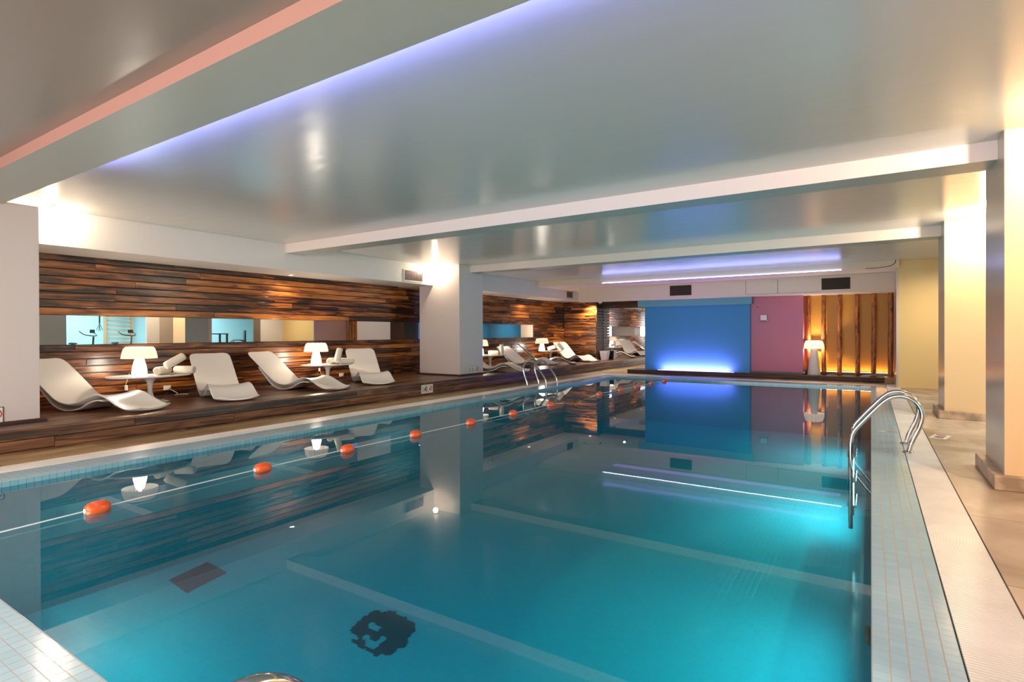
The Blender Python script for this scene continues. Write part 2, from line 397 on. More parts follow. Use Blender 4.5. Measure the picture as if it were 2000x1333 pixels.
for b_ in ((XL-0.1, XL, YN-0.1, YF+0.1, ZB-0.1, -0.1), (XR, XR+0.1, YN-0.1, YF+0.1, ZB-0.1, -0.1),
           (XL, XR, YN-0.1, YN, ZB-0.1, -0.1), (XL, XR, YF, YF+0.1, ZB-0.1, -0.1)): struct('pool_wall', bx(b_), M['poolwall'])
bm = bmesh.new(); vs_ = [bm.verts.new(p) for p in ((XL, YN, ZW), (XR, YN, ZW), (XR, YF, ZW), (XL, YF, ZW))]; bm.faces.new(vs_)
wt = obj('pool_water', bm, M['water']); tag(wt, 'still teal water filling the swimming pool', 'water', kind='stuff')

def grating(name, x0, x1, y0, y1, along='Y', pitch=0.02):
    bm = bmesh.new()
    if along == 'Y':
        k = int((y1-y0)/pitch)
        for i in range(k): box(bm, x0, x1, y0+i*pitch, y0+i*pitch+pitch*0.68, -0.022, 0.0)
        for xx in (x0+0.05, (x0+x1)/2, x1-0.06): box(bm, xx, xx+0.008, y0, y1, -0.020, -0.004)
    else:
        k = int((x1-x0)/pitch)
        for i in range(k): box(bm, x0+i*pitch, x0+i*pitch+pitch*0.68, y0, y1, -0.022, 0.0)
        box(bm, x0, x1, (y0+y1)/2, (y0+y1)/2+0.008, -0.020, -0.004)
    struct(name, bm, M['grate'])
    struct('gutter_channel', bx((x0-0.01, x1+0.01, y0, y1, -0.14, -0.10)), M['gutter'])
grating('gutter_grating_right', 0.286, 0.532, 0.1, 15.1)
grating('gutter_grating_left', -6.632, -6.318, 0.1, 15.1)
grating('gutter_grating_near', -6.31, 0.28, 0.15, 0.45, 'X')
grating('gutter_grating_far', -6.31, 0.28, 14.78, 15.08, 'X')

# ---------------------------------------------------------------- structure: plank platform on the left
bm = bmesh.new()
n = 20; wd = (XP+0.02-XW)/n
for i in range(n):
    y = -4 + random.uniform(-2, 0)
    while y < 18.27:
        ln = random.uniform(2.2, 4.2)
        box(bm, XW+i*wd+0.003, XW+(i+1)*wd-0.003, max(y, -4), min(y+ln, 18.27)-0.003, ZP-0.025, ZP)
        y += ln
struct('platform_top', bm, M['deckwood'])
bm = bmesh.new()
for z0, z1, xx in ((0.135, 0.243, 0.0), (0.022, 0.128, -0.004), (0.0, 0.018, 0.006)):
    y = -4
    while y < 18.27:
        ln = random.uniform(1.6, 3.4)
        box(bm, XP-0.03+xx, XP+xx, y, min(y+ln, 18.27)-0.004, z0, z1); y += ln
struct('platform_front', bm, M['deckwood'], 0.003)
struct('platform_core', bx((XW, XP-0.035, -4, 18.27, 0, ZP-0.027)), M['black'])

# ---------------------------------------------------------------- structure: plank wall with mirror strips
def plank_rows(bm, a0, a1, zlist, face, axis, deep=0.03, lo=1.2, hi=3.2):
    for z0, z1 in zlist:
        a = a0 - random.uniform(0, 1.5)
        while a < a1:
            ln = random.uniform(lo, hi); d = random.uniform(0, 0.012)
            s, e = max(a, a0), min(a+ln, a1)-0.003
            if e > s:
                if axis == 'Y': box(bm, face-deep, face+d, s, e, z0+0.007, z1-0.006)
                else: box(bm, s, e, face-d, face+deep, z0+0.007, z1-0.006)
            a += ln
def rows(z0, z1, k): return [(z0+(z1-z0)*i/k, z0+(z1-z0)*(i+1)/k) for i in range(k)]
Z0M, Z1M = 1.058, 1.462
bm = bmesh.new()
plank_rows(bm, -4, 17.73, rows(ZP, Z0M, 8), XW, 'Y')
plank_rows(bm, -4, 17.73, rows(Z1M, 2.31, 8), XW, 'Y')
plank_rows(bm, 15.6, 17.73, rows(Z0M, Z1M, 4), XW, 'Y')
struct('wall_left', bm, M['wallwood'], 0.003)
struct('wall_left_backing', bx((XW-0.10, XW-0.032, -4, 18.4, 0, ZC)), M['black'])
for y0, y1, lab in ((-2, 9.6, 'long mirror strip set into the plank wall behind the nearer four loungers'),
                    (10.1, 15.598, 'mirror strip in the plank wall beyond the white middle pillar')):
    bm = bx((XW-0.02, XW-0.004, y0, y1, Z0M, Z1M))
    tag(obj('wall_mirror', bm, M['mirror']), lab, 'mirror')
# corner return of planks, then the mirrored end
bm = bmesh.new(); plank_rows(bm, XW+0.02, -7.98, rows(ZP, 2.31, 20), 17.73, 'X', 0.03, 0.8, 1.6)
struct('wall_return', bm, M['returnwood'], 0.003)
bm = bmesh.new()
for z0, z1 in rows(ZP, 2.31, 20): box(bm, -8.02, -7.975, 17.72, 18.24, z0+0.010, z1-0.010)
struct('trim_1', bm, M['darkwood'])
struct('wall_return_core', bx((XW, -8.03, 17.77, 18.24, 0, 2.31)), M['black'])
tag(obj('wall_mirror', bx((-8.3, -5.58, 18.262, 18.27, 0.0, 2.06)), M['mirror']), 'tall mirror on the end wall left of the blue screen, reflecting loungers', 'mirror')
struct('trim_2', bx((-8.0, -5.6, 18.19, 18.262, 2.06, 2.31)), M['darkwood'])
struct('wall_far', bx((XW, -5.5, 18.27, 18.4, 0, ZC)), M['white_wall'])

# ---------------------------------------------------------------- structure: ceiling, soffit, beams
struct('ceiling', bx((-8.45, 6.2, 1.6, 18.4, ZC, ZC+0.1)), M['ceiling'])
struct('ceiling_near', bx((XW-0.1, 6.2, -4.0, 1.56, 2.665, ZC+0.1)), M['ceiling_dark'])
struct('soffit', bx((XW-0.1, -8.38, 1.56, 18.4, ZS, ZC+0.05)), M['white_wall'], 0.004)
def beam(name, y0, y1, x0, x1, facemat, z0=2.575):
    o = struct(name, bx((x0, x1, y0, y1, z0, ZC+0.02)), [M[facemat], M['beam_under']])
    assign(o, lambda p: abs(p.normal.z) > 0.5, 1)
    return o
beam('ceiling_beam', 1.54, 1.965, XW, 6.2, 'salmon')
beam('ceiling_beam', 5.82, 6.17, -8.4, 0.86, 'beam_face')
beam('ceiling_beam', 10.02, 10.37, -8.4, 0.86, 'beam_face')
o = struct('ceiling_beam', bx((-8.4, 0.5, 14.24, 15.47, 2.575, ZC+0.02)), [M['cream'], M['beam_face']])
assign(o, lambda p: abs(p.normal.z) > 0.5, 1)
o = struct('bulkhead', bx((-7.57, 0.5, 15.47, 15.76, 2.145, 2.60)), [M['cream'], M['beam_face']], 0.004)
struct('bulkhead_ceiling', bx((-5.8, 0.5, 15.76, 18.3, 2.145, 2.60), (-7.57, -5.8, 15.76, 18.3, 2.29, 2.60), (-8.4, -7.57, 17.08, 18.3, 2.29, 2.60), (-8.4, -7.57, 15.47, 17.08, 2.58, 2.75)), M['beam_face'])
# thin seams of the access panels in the bulkhead
struct('trim_3', bx((-2.75, -2.742, 15.466, 15.472, 2.19, 2.54), (-1.99, -1.98, 15.464, 15.472, 2.19, 2.54), (-2.75, -1.03, 15.466, 15.472, 2.185, 2.19)), M['darktrim'])

# ---------------------------------------------------------------- structure: pillars
def pillar(x0, x1, y0, y1, z0, z1, mats, trim, tz, to, tb):
    o = struct('pillar', bx((x0, x1, y0, y1, z0, z1)), mats, 0.004)
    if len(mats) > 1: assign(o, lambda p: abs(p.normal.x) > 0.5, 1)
    struct('baseboard_pillar', bx((x0-to, x1+to, y0-to, y1+to, z0, z0+tz)), trim, tb)
    return o
pillar(-8.8, -7.65, 1.40, 2.27, ZP, 2.6, [M['column']], M['darktrim'], 0.035, 0.05, 0.004)
pillar(-8.8, -7.625, 9.62, 10.50, ZP, ZC, [M['column']], M['darktrim'], 0.035, 0.05, 0.004)
for y0, y1 in ((1.40, 2.2), (5.56, 6.37), (9.65, 10.45)):
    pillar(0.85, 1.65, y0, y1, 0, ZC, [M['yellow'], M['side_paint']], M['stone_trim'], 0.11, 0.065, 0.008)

# ---------------------------------------------------------------- structure: far wall pieces
struct('wall_back_blue', bx((-5.6, -2.705, 15.85, 18.27, 0.0, 2.145)), M['blue'])
struct('trim_4', bx((-5.79, -2.65, 15.77, 15.85, 1.955, 2.145)), M['blue_header'], 0.003)
struct('wall_back_pink', bx((-2.705, -1.455, 15.95, 16.6, 0.165, 2.145)), M['pink'], 0.004)
struct('baseboard_back', bx((-2.705, -1.455, 15.93, 16.0, 0.11, 0.165)), M['darktrim'])
struct('wall_back_gold', bx((-1.455, 0.5, 16.42, 16.6, 0.11, 2.145)), M['gold'])
struct('baseboard_back', bx((-1.455, 0.49, 16.36, 16.42, 0.11, 0.20)), M['black'])
bm = bmesh.new()
for i in range(4): box(bm, -6.05, 0.27, 15.6+i*0.21, 15.6+(i+1)*0.21-0.005, 0.085, 0.11)
box(bm, -6.05, 0.27, 15.58, 15.6, 0.062, 0.112); box(bm, -6.05, 0.27, 15.585, 15.6, 0.0, 0.055)
struct('platform_far', bm, M['darkwood'], 0.002)
struct('platform_far_core', bx((-6.04, 0.5, 15.61, 16.42, 0, 0.08), (0.27, 0.5, 15.6, 16.42, 0.0, 0.11)), M['stone_left'])
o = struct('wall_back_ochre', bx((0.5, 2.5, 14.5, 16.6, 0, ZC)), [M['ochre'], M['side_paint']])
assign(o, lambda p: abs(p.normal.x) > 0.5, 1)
struct('trim_5', bx((0.46, 0.5, 14.5, 16.42, 0, ZC)), M['side_paint'])
struct('gutter_end_tile', bx((0.30, 0.53, 14.86, 15.1, 0.001, 0.012)), M['grate'])

# ---------------------------------------------------------------- structure: right wall with openings to the gym
def wall_seg(name, y0, y1, mat, x=2.5): struct(name, bx((x, x+0.12, y0, y1, 0, ZC)), mat)
wall_seg('wall_right', -4, 6.7, M['cream'])
wall_seg('wall_right', 9.2, 9.6, M['white_wall'])
wall_seg('wall_right', 9.6, 11.45, M['side_paint'])
wall_seg('wall_right', 13.4, 14.5, M['white_wall'])
struct('wall_right_lintel', bx((2.5, 2.62, 6.7, 9.2, 2.1, ZC), (2.5, 2.62, 11.45, 13.4, 2.1, ZC)), M['white_wall'])
struct('wall_gym', bx((6.1, 6.2, 4, 16.6, 0, ZC), (2.62, 6.1, 5.9, 6.0, 0, ZC), (2.62, 6.1, 16.5, 16.6, 0, ZC)), M['gymblue'])
struct('wall_near', bx((XW, 6.2, -4.1, -4, 0, ZC)), M['cream'])
struct('fill_pane_1', bx((-7.1, 1.9, -3.99, -3.97, 0.6, 2.3)), emit('fill light pane', (1.0, 0.92, 0.85), 1.2))  # added glowing pane that goes with the fill light behind the camera
struct('trim_6', bx(*[(x-0.03, x+0.03, -3.97, -3.93, 0.55, 2.35) for x in (-7.1, -4.85, -2.6, -0.35, 1.9)], (-7.1, 1.9, -3.97, -3.93, 2.3, 2.36), (-7.1, 1.9, -3.97, -3.93, 0.54, 0.6)), M['fixture'])  # frame made up around the added glowing pane
struct('wall_right_near', bx((6.1, 6.2, -4, 4, 0, ZC)), M['cream'])

# ---------------------------------------------------------------- downlights, washers, LED strips
def downlight(x, y, z, e, label, point=False, r=0.045, spot=2.4, sz=0.04, col=WARM, tilt=(0, 0)):
    t = empty('downlight', (x, y, z), 0, label, 'ceiling light')
    bm = bmesh.new(); lathe(bm, [(r*1.25, 0.0), (r*1.25, -0.012), (r, -0.014), (r, -0.004)], 24, caps=False); obj('rim', bm, M['fixture'], t)
    bm = bmesh.new(); lathe(bm, [(0.001, -0.006), (r*0.98, -0.006), (r*0.98, -0.004), (0.001, -0.004)], 24, caps=False); obj('glass', bm, M['downlight'], t)
    if point: light('POINT', (x, y, z-0.07), e, col, 0.05)
    else: light('SPOT', (x, y, z-0.03), e, col, sz, spot=spot, blend=0.8, rot=(tilt[0], tilt[1], 0))
downlight(-8.14, 2.52, ZC, 26, 'small glowing downlight on the ceiling beside the left pillar', True)
downlight(-8.16, 9.42, ZC, 25, 'bright downlight in the ceiling corner in front of the middle pillar', True)
downlight(1.25, 9.1, ZC, 90, 'bright ceiling downlight in front of the second yellow pillar', True)
downlight(1.35, 4.9, ZC, 100, 'ceiling downlight in front of the nearest yellow pillar', True)
downlight(1.35, 0.8, 2.66, 130, 'ceiling downlight over the deck beside the camera corner', spot=2.9)
downlight(1.25, 13.2, ZC, 120, 'ceiling downlight over the far right deck', spot=2.9)
downlight(-8.15, 17.5, ZS, 170, 'downlight at the plank corner beside the security camera', spot=2.3)
downlight(-6.7, 17.0, ZS, 120, 'added unseen downlight brightening the alcove in front of the end mirror', spot=2.8, col=WHITE)  # added to brighten the alcove side of the blue wall
for y, lab in ((0.0, 'recessed soffit light above the plank wall behind the left pillar'), (6.35, 'recessed soffit light above the plank wall between the first two lamps'),
               (11.7, 'recessed soffit light just beyond the middle pillar'), (14.8, 'recessed soffit light above the far lounger group')):
    downlight(-8.98, y, ZS, 32, lab, spot=2.5)

def led(name, x0, x1, y, z, mat, label, depth=0.012):
    o = obj(name, bx((x0, x1, y-depth, y, z-0.007, z)), M[mat]); return tag(o, label, 'led strip')
led('led_strip', -6.25, -0.55, 14.238, 2.575, 'led_violet', 'thin violet led strip glowing along the last ceiling beam')
light('AREA', (-3.4, 14.20, 2.56), 4, (0.2, 0.26, 1.0), 5.6, 0.012, rot=(-PI*0.62, 0, 0))
light('AREA', (-3.4, 14.9, 2.50), 3, VIOLET, 5.6, 0.3, rot=(0, 0, 0))
led('led_strip', -6.5, 0.8, 1.99, 2.62, 'led_violet', 'violet led strip hidden along the back of the nearest beam')
light('AREA', (-2.6, 2.03, 2.60), 30, VIOLET, 6.4, 0.04, rot=(PI*0.80, 0, 0))
led('led_strip', -5.2, -3.1, 15.80, 0.122, 'led_soft', 'led strip on the floor washing the blue screen from below')
light('AREA', (-4.15, 15.70, 0.125), 26, (1.0, 0.34, 1.0), 1.9, 0.03, rot=(PI*0.88, 0, 0))
led('led_strip', -1.30, 0.42, 16.355, 0.19, 'led_warm', 'warm led strip behind the bases of the wooden poles')
light('AREA', (-0.45, 16.36, 0.205), 3.5, (1.0, 0.66, 0.28), 1.7, 0.03, rot=(PI*0.93, 0, 0))

# ---------------------------------------------------------------- poles
pole_x = (-1.35, -1.01, -0.66, -0.28, 0.06, 0.40)
plabs = ('leftmost wooden pole behind the floor lamp next to the pink wall', 'second wooden pole just right of the floor lamp', 'third wooden pole from the pink wall',
         'fourth wooden pole from the pink wall', 'fifth wooden pole from the pink wall', 'rightmost wooden pole beside the ochre wall')
for i, x in enumerate(pole_x):
    bm = bmesh.new(); ph = random.uniform(0, 6)
    path = [(x+0.005*math.sin(ph+2.1*t/24*2), 16.22+0.006*math.sin(ph*2+t/6), 0.11+2.035*t/24) for t in range(25)]
    tube(bm, path, lambda u, q=ph: 0.056+0.0025*math.sin(q+11*u)-0.006*u, 14)
    tag(obj('wooden_pole', bm, M['log']), plabs[i], 'wooden pole', 'wooden poles of the gold alcove')

# ---------------------------------------------------------------- sun loungers
def lounger():
    r = empty('sun_lounger', (0, 0, 0), 0, 'white moulded sun lounger', 'sun lounger', 'white sun loungers on the plank platform')
    prof = spline([(-0.77, 0, 0.635), (-0.66, 0, 0.54), (-0.50, 0, 0.40), (-0.33, 0, 0.245), (-0.17, 0, 0.125), (0.0, 0, 0.078), (0.15, 0, 0.10), (0.29, 0, 0.165), (0.41, 0, 0.198), (0.54, 0, 0.17), (0.70, 0, 0.085), (0.84, 0, 0.035), (0.97, 0, 0.045)], 6)
    def sheet(prof, wf, th, dish):
        bm = bmesh.new(); NU = 16; top = []; bot = []
        for i, p in enumerate(prof):
            t = (prof[min(i+1, len(prof)-1)]-prof[max(i-1, 0)]).normalized(); nrm = Vector((-t.z, 0, t.x))
            hw = wf(i/(len(prof)-1)); ra = []; rb = []
            for k in range(NU+1):
                u = -1+2*k/NU
                q = p + nrm*(dish*abs(u)**2.5*min(1, 0.15+i/(len(prof)-1)/0.3)) + Vector((0, u*hw, 0))
                ra.append(bm.verts.new(q)); rb.append(bm.verts.new(q-nrm*th*(1-0.45*abs(u)**6)))
            top.append(ra); bot.append(rb)
        n = len(prof)
        for i in range(n-1):
            for k in range(NU):
                for g, fl in ((top, 0), (bot, 1)):
                    q = (g[i][k], g[i][k+1], g[i+1][k+1], g[i+1][k])
                    bm.faces.new(q[::-1] if fl else q)
            for k in (0, NU): bm.faces.new((top[i][k], top[i+1][k], bot[i+1][k], bot[i][k]))
        for i in (0, n-1):
            for k in range(NU): bm.faces.new((top[i][k], top[i][k+1], bot[i][k+1], bot[i][k]))
        for f in bm.faces: f.smooth = True
        return bm
    def wf(t):
        w_ = 0.30
        if t < 0.075: w_ = 0.19+0.11*math.sqrt(max(0, 1-(1-t/0.075)**2))
        if t > 0.93: w_ = 0.20+0.10*math.sqrt(max(0, 1-((t-0.93)/0.07)**2))
        return w_ - 0.025*math.exp(-((t-0.62)/0.12)**2)
    o = obj('seat_shell', sheet(prof, wf, 0.028, 0.03), M['shell'], r, 0.006)
    low = spline([(-0.52, 0, 0.385), (-0.38, 0, 0.235), (-0.24, 0, 0.095), (-0.10, 0, 0.032), (0.02, 0, 0.026), (0.16, 0, 0.055), (0.28, 0, 0.118), (0.40, 0, 0.155), (0.50, 0, 0.15)], 5)
    obj('base_shell', sheet(low, lambda t: 0.275, 0.026, 0.0), M['shell'], r, 0.005)
    return r
LG = [((-8.33, 2.97), 22, 'large white lounger at far left, partly hidden by the left pillar'),
      ((-8.38, 4.70), -16, 'white lounger just right of the nearest lamp table, facing the camera'),
      ((-8.37, 5.98), 14, 'white lounger stretched out left of the second lamp table'),
      ((-8.38, 7.66), -29, 'white lounger between the second lamp table and the middle pillar'),
      ((-7.90, 11.17), 18, 'white lounger emerging from behind the middle pillar'),
      ((-8.00, 13.00), -6, 'white lounger behind the pool ladder with towels before its back'),
      ((-8.25, 14.45), 34, 'white lounger seen edge on with its thin back rising behind the ladder'),
      ((-8.40, 16.75), -22, 'farthest white lounger by the plank corner near the planter')]
l0 = lounger()
for i, ((x, y), a, lab) in enumerate(LG):
    if i == 0: l0.location = (x, y, ZP); l0.rotation_euler = (0, 0, math.radians(a)); l0['label'] = lab
    else: q = copy_tree(l0, (x, y, ZP), math.radians(a), lab)
    if i == 5: q.rotation_euler = (0, -0.10, math.radians(a)); q.location.z = ZP+0.016

# ---------------------------------------------------------------- tables, lamps, towels
def side_table():
    t = empty('oval_table', (0, 0, 0), 0, 'x', 'side table', 'oval pedestal tables on the platform')
    bm = bmesh.new(); lathe(bm, [(0.94, 0.350), (0.985, 0.357), (1.0, 0.366), (0.995, 0.373), (0.97, 0.375)], 56, sx=0.35, sy=0.535); obj('table_top', bm, M['table'], t)
    bm = bmesh.new(); lathe(bm, [(0.235, 0.0), (0.235, 0.006), (0.17, 0.016), (0.09, 0.034), (0.045, 0.075), (0.03, 0.14), (0.03, 0.20), (0.045, 0.28), (0.085, 0.335), (0.12, 0.352)], 32); obj('pedestal', bm, M['table'], t)
    return t
def table_lamp():
    t = empty('table_lamp', (0, 0, 0), 0, 'x', 'table lamp', 'pleated glowing table lamps')
    bm = bmesh.new(); lathe(bm, [(0.088, 0.0), (0.090, 0.02), (0.088, 0.06), (0.078, 0.13), (0.060, 0.20), (0.048, 0.25), (0.03, 0.262)], 64, pleat=20, pamp=0.025); obj('lamp_body', bm, M['lampbody'], t)
    bm = bmesh.new(); lathe(bm, [(0.215, 0.235), (0.210, 0.27), (0.198, 0.33), (0.182, 0.375), (0.160, 0.398)], 144, caps=False, pleat=36, pamp=0.022)
    for f in bm.faces: f.smooth = False
    obj('lamp_shade', bm, M['lampshade'], t)
    bm = bmesh.new(); tube(bm, [(0, 0, 0.26), (0, 0, 0.36)], 0.006, 8); tube(bm, [(-0.17, 0, 0.37), (0.17, 0, 0.37)], 0.003, 6); tube(bm, [(0, -0.17, 0.37), (0, 0.17, 0.37)], 0.003, 6); obj('shade_holder', bm, M['fixture'], t)
    return t
def towel_mesh():
    bm = bmesh.new(); R = 0.057; Ln = 0.27; n = 40
    prof = [(0.012, -Ln/2+0.012), (R*0.75, -Ln/2), (R*0.97, -Ln/2+0.010), (R, -Ln/2+0.03), (R, Ln/2-0.03), (R*0.97, Ln/2-0.010), (R*0.75, Ln/2), (0.012, Ln/2-0.012)]
    lathe(bm, prof, n)
    for s in (-1, 1):                                                     # the rolled edge seen at the ends
        sp = []
        for k in range(48):
            a = k*0.42; rr = 0.010+0.044*k/47
            sp.append((rr*math.cos(a), rr*math.sin(a), s*(Ln/2+0.001)))
        tube(bm, sp, 0.0035, 5)
    tube(bm, [(R*0.99, 0.012, -Ln/2+0.02), (R*1.0, 0.010, Ln/2-0.02)], 0.006, 6)
    return bm
TB = [((-8.50, 3.75), 'oval white pedestal table right of the far left lounger'),
      ((-8.61, 6.87), 'oval white pedestal table left of the lounger next to the middle pillar'),
      ((-8.45, 11.95), 'oval white pedestal table just beyond the middle pillar'),
      ((-8.72, 15.72), 'farthest oval white pedestal table near the plank corner')]
LP = [(-8.60, 3.66), (-8.75, 6.72), (-8.62, 11.75), (-8.86, 15.42)]
lamplabs = ('glowing pleated lamp on the nearest table, left of three rolled towels', 'brightest pleated lamp on the second table in front of the mirror strip',
            'glowing lamp half hidden by the middle pillar', 'small glowing lamp on the farthest oval table')
t0 = side_table(); k0 = table_lamp()
for i, ((x, y), lab) in enumerate(TB):
    if i == 0: t0.location = (x, y, ZP); t0['label'] = lab
    else: copy_tree(t0, (x, y, ZP), 0, lab)
    lx, ly = LP[i]
    if i == 0: k0.location = (lx, ly, ZP+0.375); k0['label'] = lamplabs[i]
    else:
        kk = copy_tree(k0, (lx, ly, ZP+0.375), 0, lamplabs[i])
        if i == 1: k1 = kk
    light('POINT', (lx, ly, ZP+0.375+0.31), (18, 26, 20, 14)[i], WARM, 0.03)
tw = None
ZT = ZP+0.375
def towel(x, y, z, rot, lab):
    global tw
    if tw is None:
        tw = obj('rolled_towel', towel_mesh(), M['towel']); o = tw
    else:
        o = tw.copy(); C.objects.link(o)
    o.location = (x, y, z); o.rotation_euler = rot
    tag(o, lab, 'towel', 'rolled cream towels on the oval tables')
def towel_on(tab, r, dr, df, z, d, lab):
    """dr, df: offsets from the table centre to the right and to the front as seen from the pool corner; d = (right, front, up) direction of the roll"""
    (cx, cy), _ = TB[tab]; rr = Vector((r[0], r[1], 0)).normalized(); ff = Vector((r[1], -r[0], 0)).normalized()
    p = Vector((cx, cy, 0)) + rr*dr + ff*df
    v = rr*d[0] + ff*d[1] + Vector((0, 0, d[2]))
    towel(p.x, p.y, ZT+z, v.to_track_quat('Z', 'Y').to_euler(), lab)
R1_, R2_, R3_, R4_ = (0.43, 0.90), (0.62, 0.78), (0.818, 0.575), (0.87, 0.49)
towel_on(0, R1_, 0.15, -0.02, 0.058, (-0.5, 0.85, 0), 'rolled towel lying left under the crossed one on the nearest table')
towel_on(0, R1_, 0.42, -0.03, 0.058, (0.85, 0.5, 0), 'rolled towel at the right rim of the nearest table')
towel_on(0, R1_, 0.30, 0.04, 0.192, (0.72, -0.25, 0.45), 'rolled towel resting diagonally on top of two others on the nearest table')
towel_on(1, R2_, 0.07, -0.03, 0.058, (-0.3, 0.95, 0), 'rolled towel lying behind the leaning one on the second table')
towel_on(1, R2_, 0.34, 0.02, 0.058, (0.97, -0.2, 0), 'rolled towel lying at the right rim of the second table')
towel_on(1, R2_, 0.19, 0.13, 0.165, (0.25, -0.35, 1.0), 'rolled towel leaning steeply on the second table')
towel_on(2, R3_, 0.10, 0.02, 0.058, (0.97, 0.2, 0), 'rolled towel lying beside the upright one on the table beyond the middle pillar')
towel_on(2, R3_, 0.31, 0.04, 0.138, (0, 0, 1), 'rolled towel standing upright on the table beyond the middle pillar')
towel_on(3, R4_, 0.05, 0.06, 0.098, (0.8, 0.1, 0.25), 'rolled towel left of the pair on the farthest table')
towel_on(3, R4_, 0.33, -0.02, 0.142, (-0.6, 0.2, 0.75), 'rolled towel leaning right on the farthest table')

# floor lamp at the far end
fl = empty('floor_lamp', (-1.215, 16.0, 0.11), 0, 'tall white pleated floor lamp glowing before the gold alcove', 'floor lamp')
bm = bmesh.new(); lathe(bm, [(0.145, 0.0), (0.145, 0.02), (0.125, 0.2), (0.10, 0.42), (0.082, 0.60), (0.072, 0.68), (0.06, 0.70)], 96, pleat=32, pamp=0.03); obj('lamp_body', bm, plain('ribbed white lamp column', (0.72, 0.66, 0.60), 0.5), fl)
bm = bmesh.new(); lathe(bm, [(0.232, 0.665), (0.228, 0.72), (0.215, 0.79), (0.195, 0.845), (0.17, 0.87)], 144, caps=False, pleat=36, pamp=0.02); obj('lamp_shade', bm, M['lampshade'], fl)
bm = bmesh.new(); tube(bm, [(0, 0, 0.69), (0, 0, 0.80)], 0.008, 8); tube(bm, [(-0.2, 0, 0.80), (0.2, 0, 0.80)], 0.003, 6); obj('shade_holder', bm, M['fixture'], fl)
light('POINT', (-1.215, 16.0, 0.11+0.76), 40, WARM, 0.04)

# ---------------------------------------------------------------- pool ladders
def ladder(loc, rz, label):
    t = empty('pool_ladder', loc, rz, label, 'pool ladder', 'steel pool ladders')
    prof = [(0.31, -0.02), (0.34, 0.10), (0.40, 0.25), (0.425, 0.37), (0.40, 0.46), (0.35, 0.52), (0.27, 0.553), (0.19, 0.545), (0.12, 0.50), (0.03, 0.40), (-0.10, 0.235), (-0.155, 0.15), (-0.175, 0.05), (-0.18, -0.10), (-0.18, -0.35), (-0.18, -0.85)]
    for y in (-0.255, 0.255):
        bm = bmesh.new(); tube(bm, spline([(x, y, z) for x, z in prof], 6), 0.0215, 16); rl = obj('handrail', bm, M['chrome'], t)
        bm = bmesh.new(); lathe(bm, [(0.045, 0.0), (0.048, 0.004), (0.045, 0.010), (0.022, 0.014)], 28, center=(0.31, y)); obj('base_flange', bm, M['chrome'], rl)
    for z in (-0.10, -0.36, -0.62):
        bm = bx((-0.21, -0.13, -0.255, 0.255, z-0.012, z+0.012)); obj('tread', bm, M['chrome'], t, 0.004)
    return t
lr = ladder((0, 7.015, 0), 0, 'steel pool ladder on the right edge in front of the yellow pillars')
copy_tree(lr, (XL-0.30, 10.98, 0), PI, 'steel pool ladder on the left edge in front of the far loungers')
copy_tree(lr, (-0.70, YN-0.048, 0), -PI/2, 'steel handrail top peeping in at the bottom edge of the photo')

# ---------------------------------------------------------------- float line
fy = [1.67, 2.98, 3.95, 4.97, 6.04, 7.06, 8.25, 10.2, 11.17, 11.99, 13.0, 13.95]
fx = [-4.56, -4.64, -4.64, -4.62, -4.6, -4.57, -4.58, -4.55, -4.5, -4.45, -4.45, -4.42]
ords = ('nearest orange float at the left of the rope', 'second nearest orange float on the rope', 'third orange float, counted from the near end of the rope',
        'fourth orange float, before the reflection of the middle pillar', 'orange float in front of the middle pillar reflection', 'orange float just left of the left ladder reflection',
        'orange float directly below the left ladder', 'first orange float beyond the gap after the ladder', 'orange float before the reflected plank wall, fourth from the far end',
        'third orange float from the far end', 'second orange float from the far end', 'last orange float at the far end of the rope')
f0 = None
for i, (x, y) in enumerate(zip(fx, fy)):
    if f0 is None:
        f0 = empty('pool_float', (x, y, ZW+0.02), 0, ords[0], 'float', 'orange floats on the rope')
        bm = bmesh.new(); lathe(bm, [(0.016, -0.075), (0.032, -0.072), (0.046, -0.055), (0.053, -0.03), (0.055, 0.0), (0.053, 0.03), (0.046, 0.055), (0.032, 0.072), (0.016, 0.075)], 28)
        bmesh.ops.rotate(bm, verts=bm.verts, cent=(0, 0, 0), matrix=Matrix.Rotation(PI/2, 3, 'X')); obj('float_body', bm, M['orange'], f0)
        bm = bmesh.new(); tube(bm, [(0, -0.079, 0), (0, 0.079, 0)], 0.017, 14); obj('hub', bm, M['rope'], f0)
    else: copy_tree(f0, (x, y, ZW+0.02), 0, ords[i])
sf = copy_tree(f0, (-4.50, 9.05, ZW-0.056), 0.4, 'pale sunken float under the surface beyond the left ladder', 'orange floats on the rope')
path = [(-4.50, YN+0.01, ZW+0.02)]
for x, y in zip(fx, fy):
    if y == 10.2: path += [(-4.57, 8.7, ZW+0.0), (-4.52, 9.05, ZW-0.056), (-4.54, 9.5, ZW-0.02)]
    path.append((x, y, ZW+0.022))
path.append((-4.40, YF-0.01, ZW+0.02))
bm = bmesh.new(); tube(bm, spline(path, 4), 0.0045, 8); tag(obj('lane_rope', bm, M['rope']), 'thin white rope carrying the orange floats along the pool', 'rope')

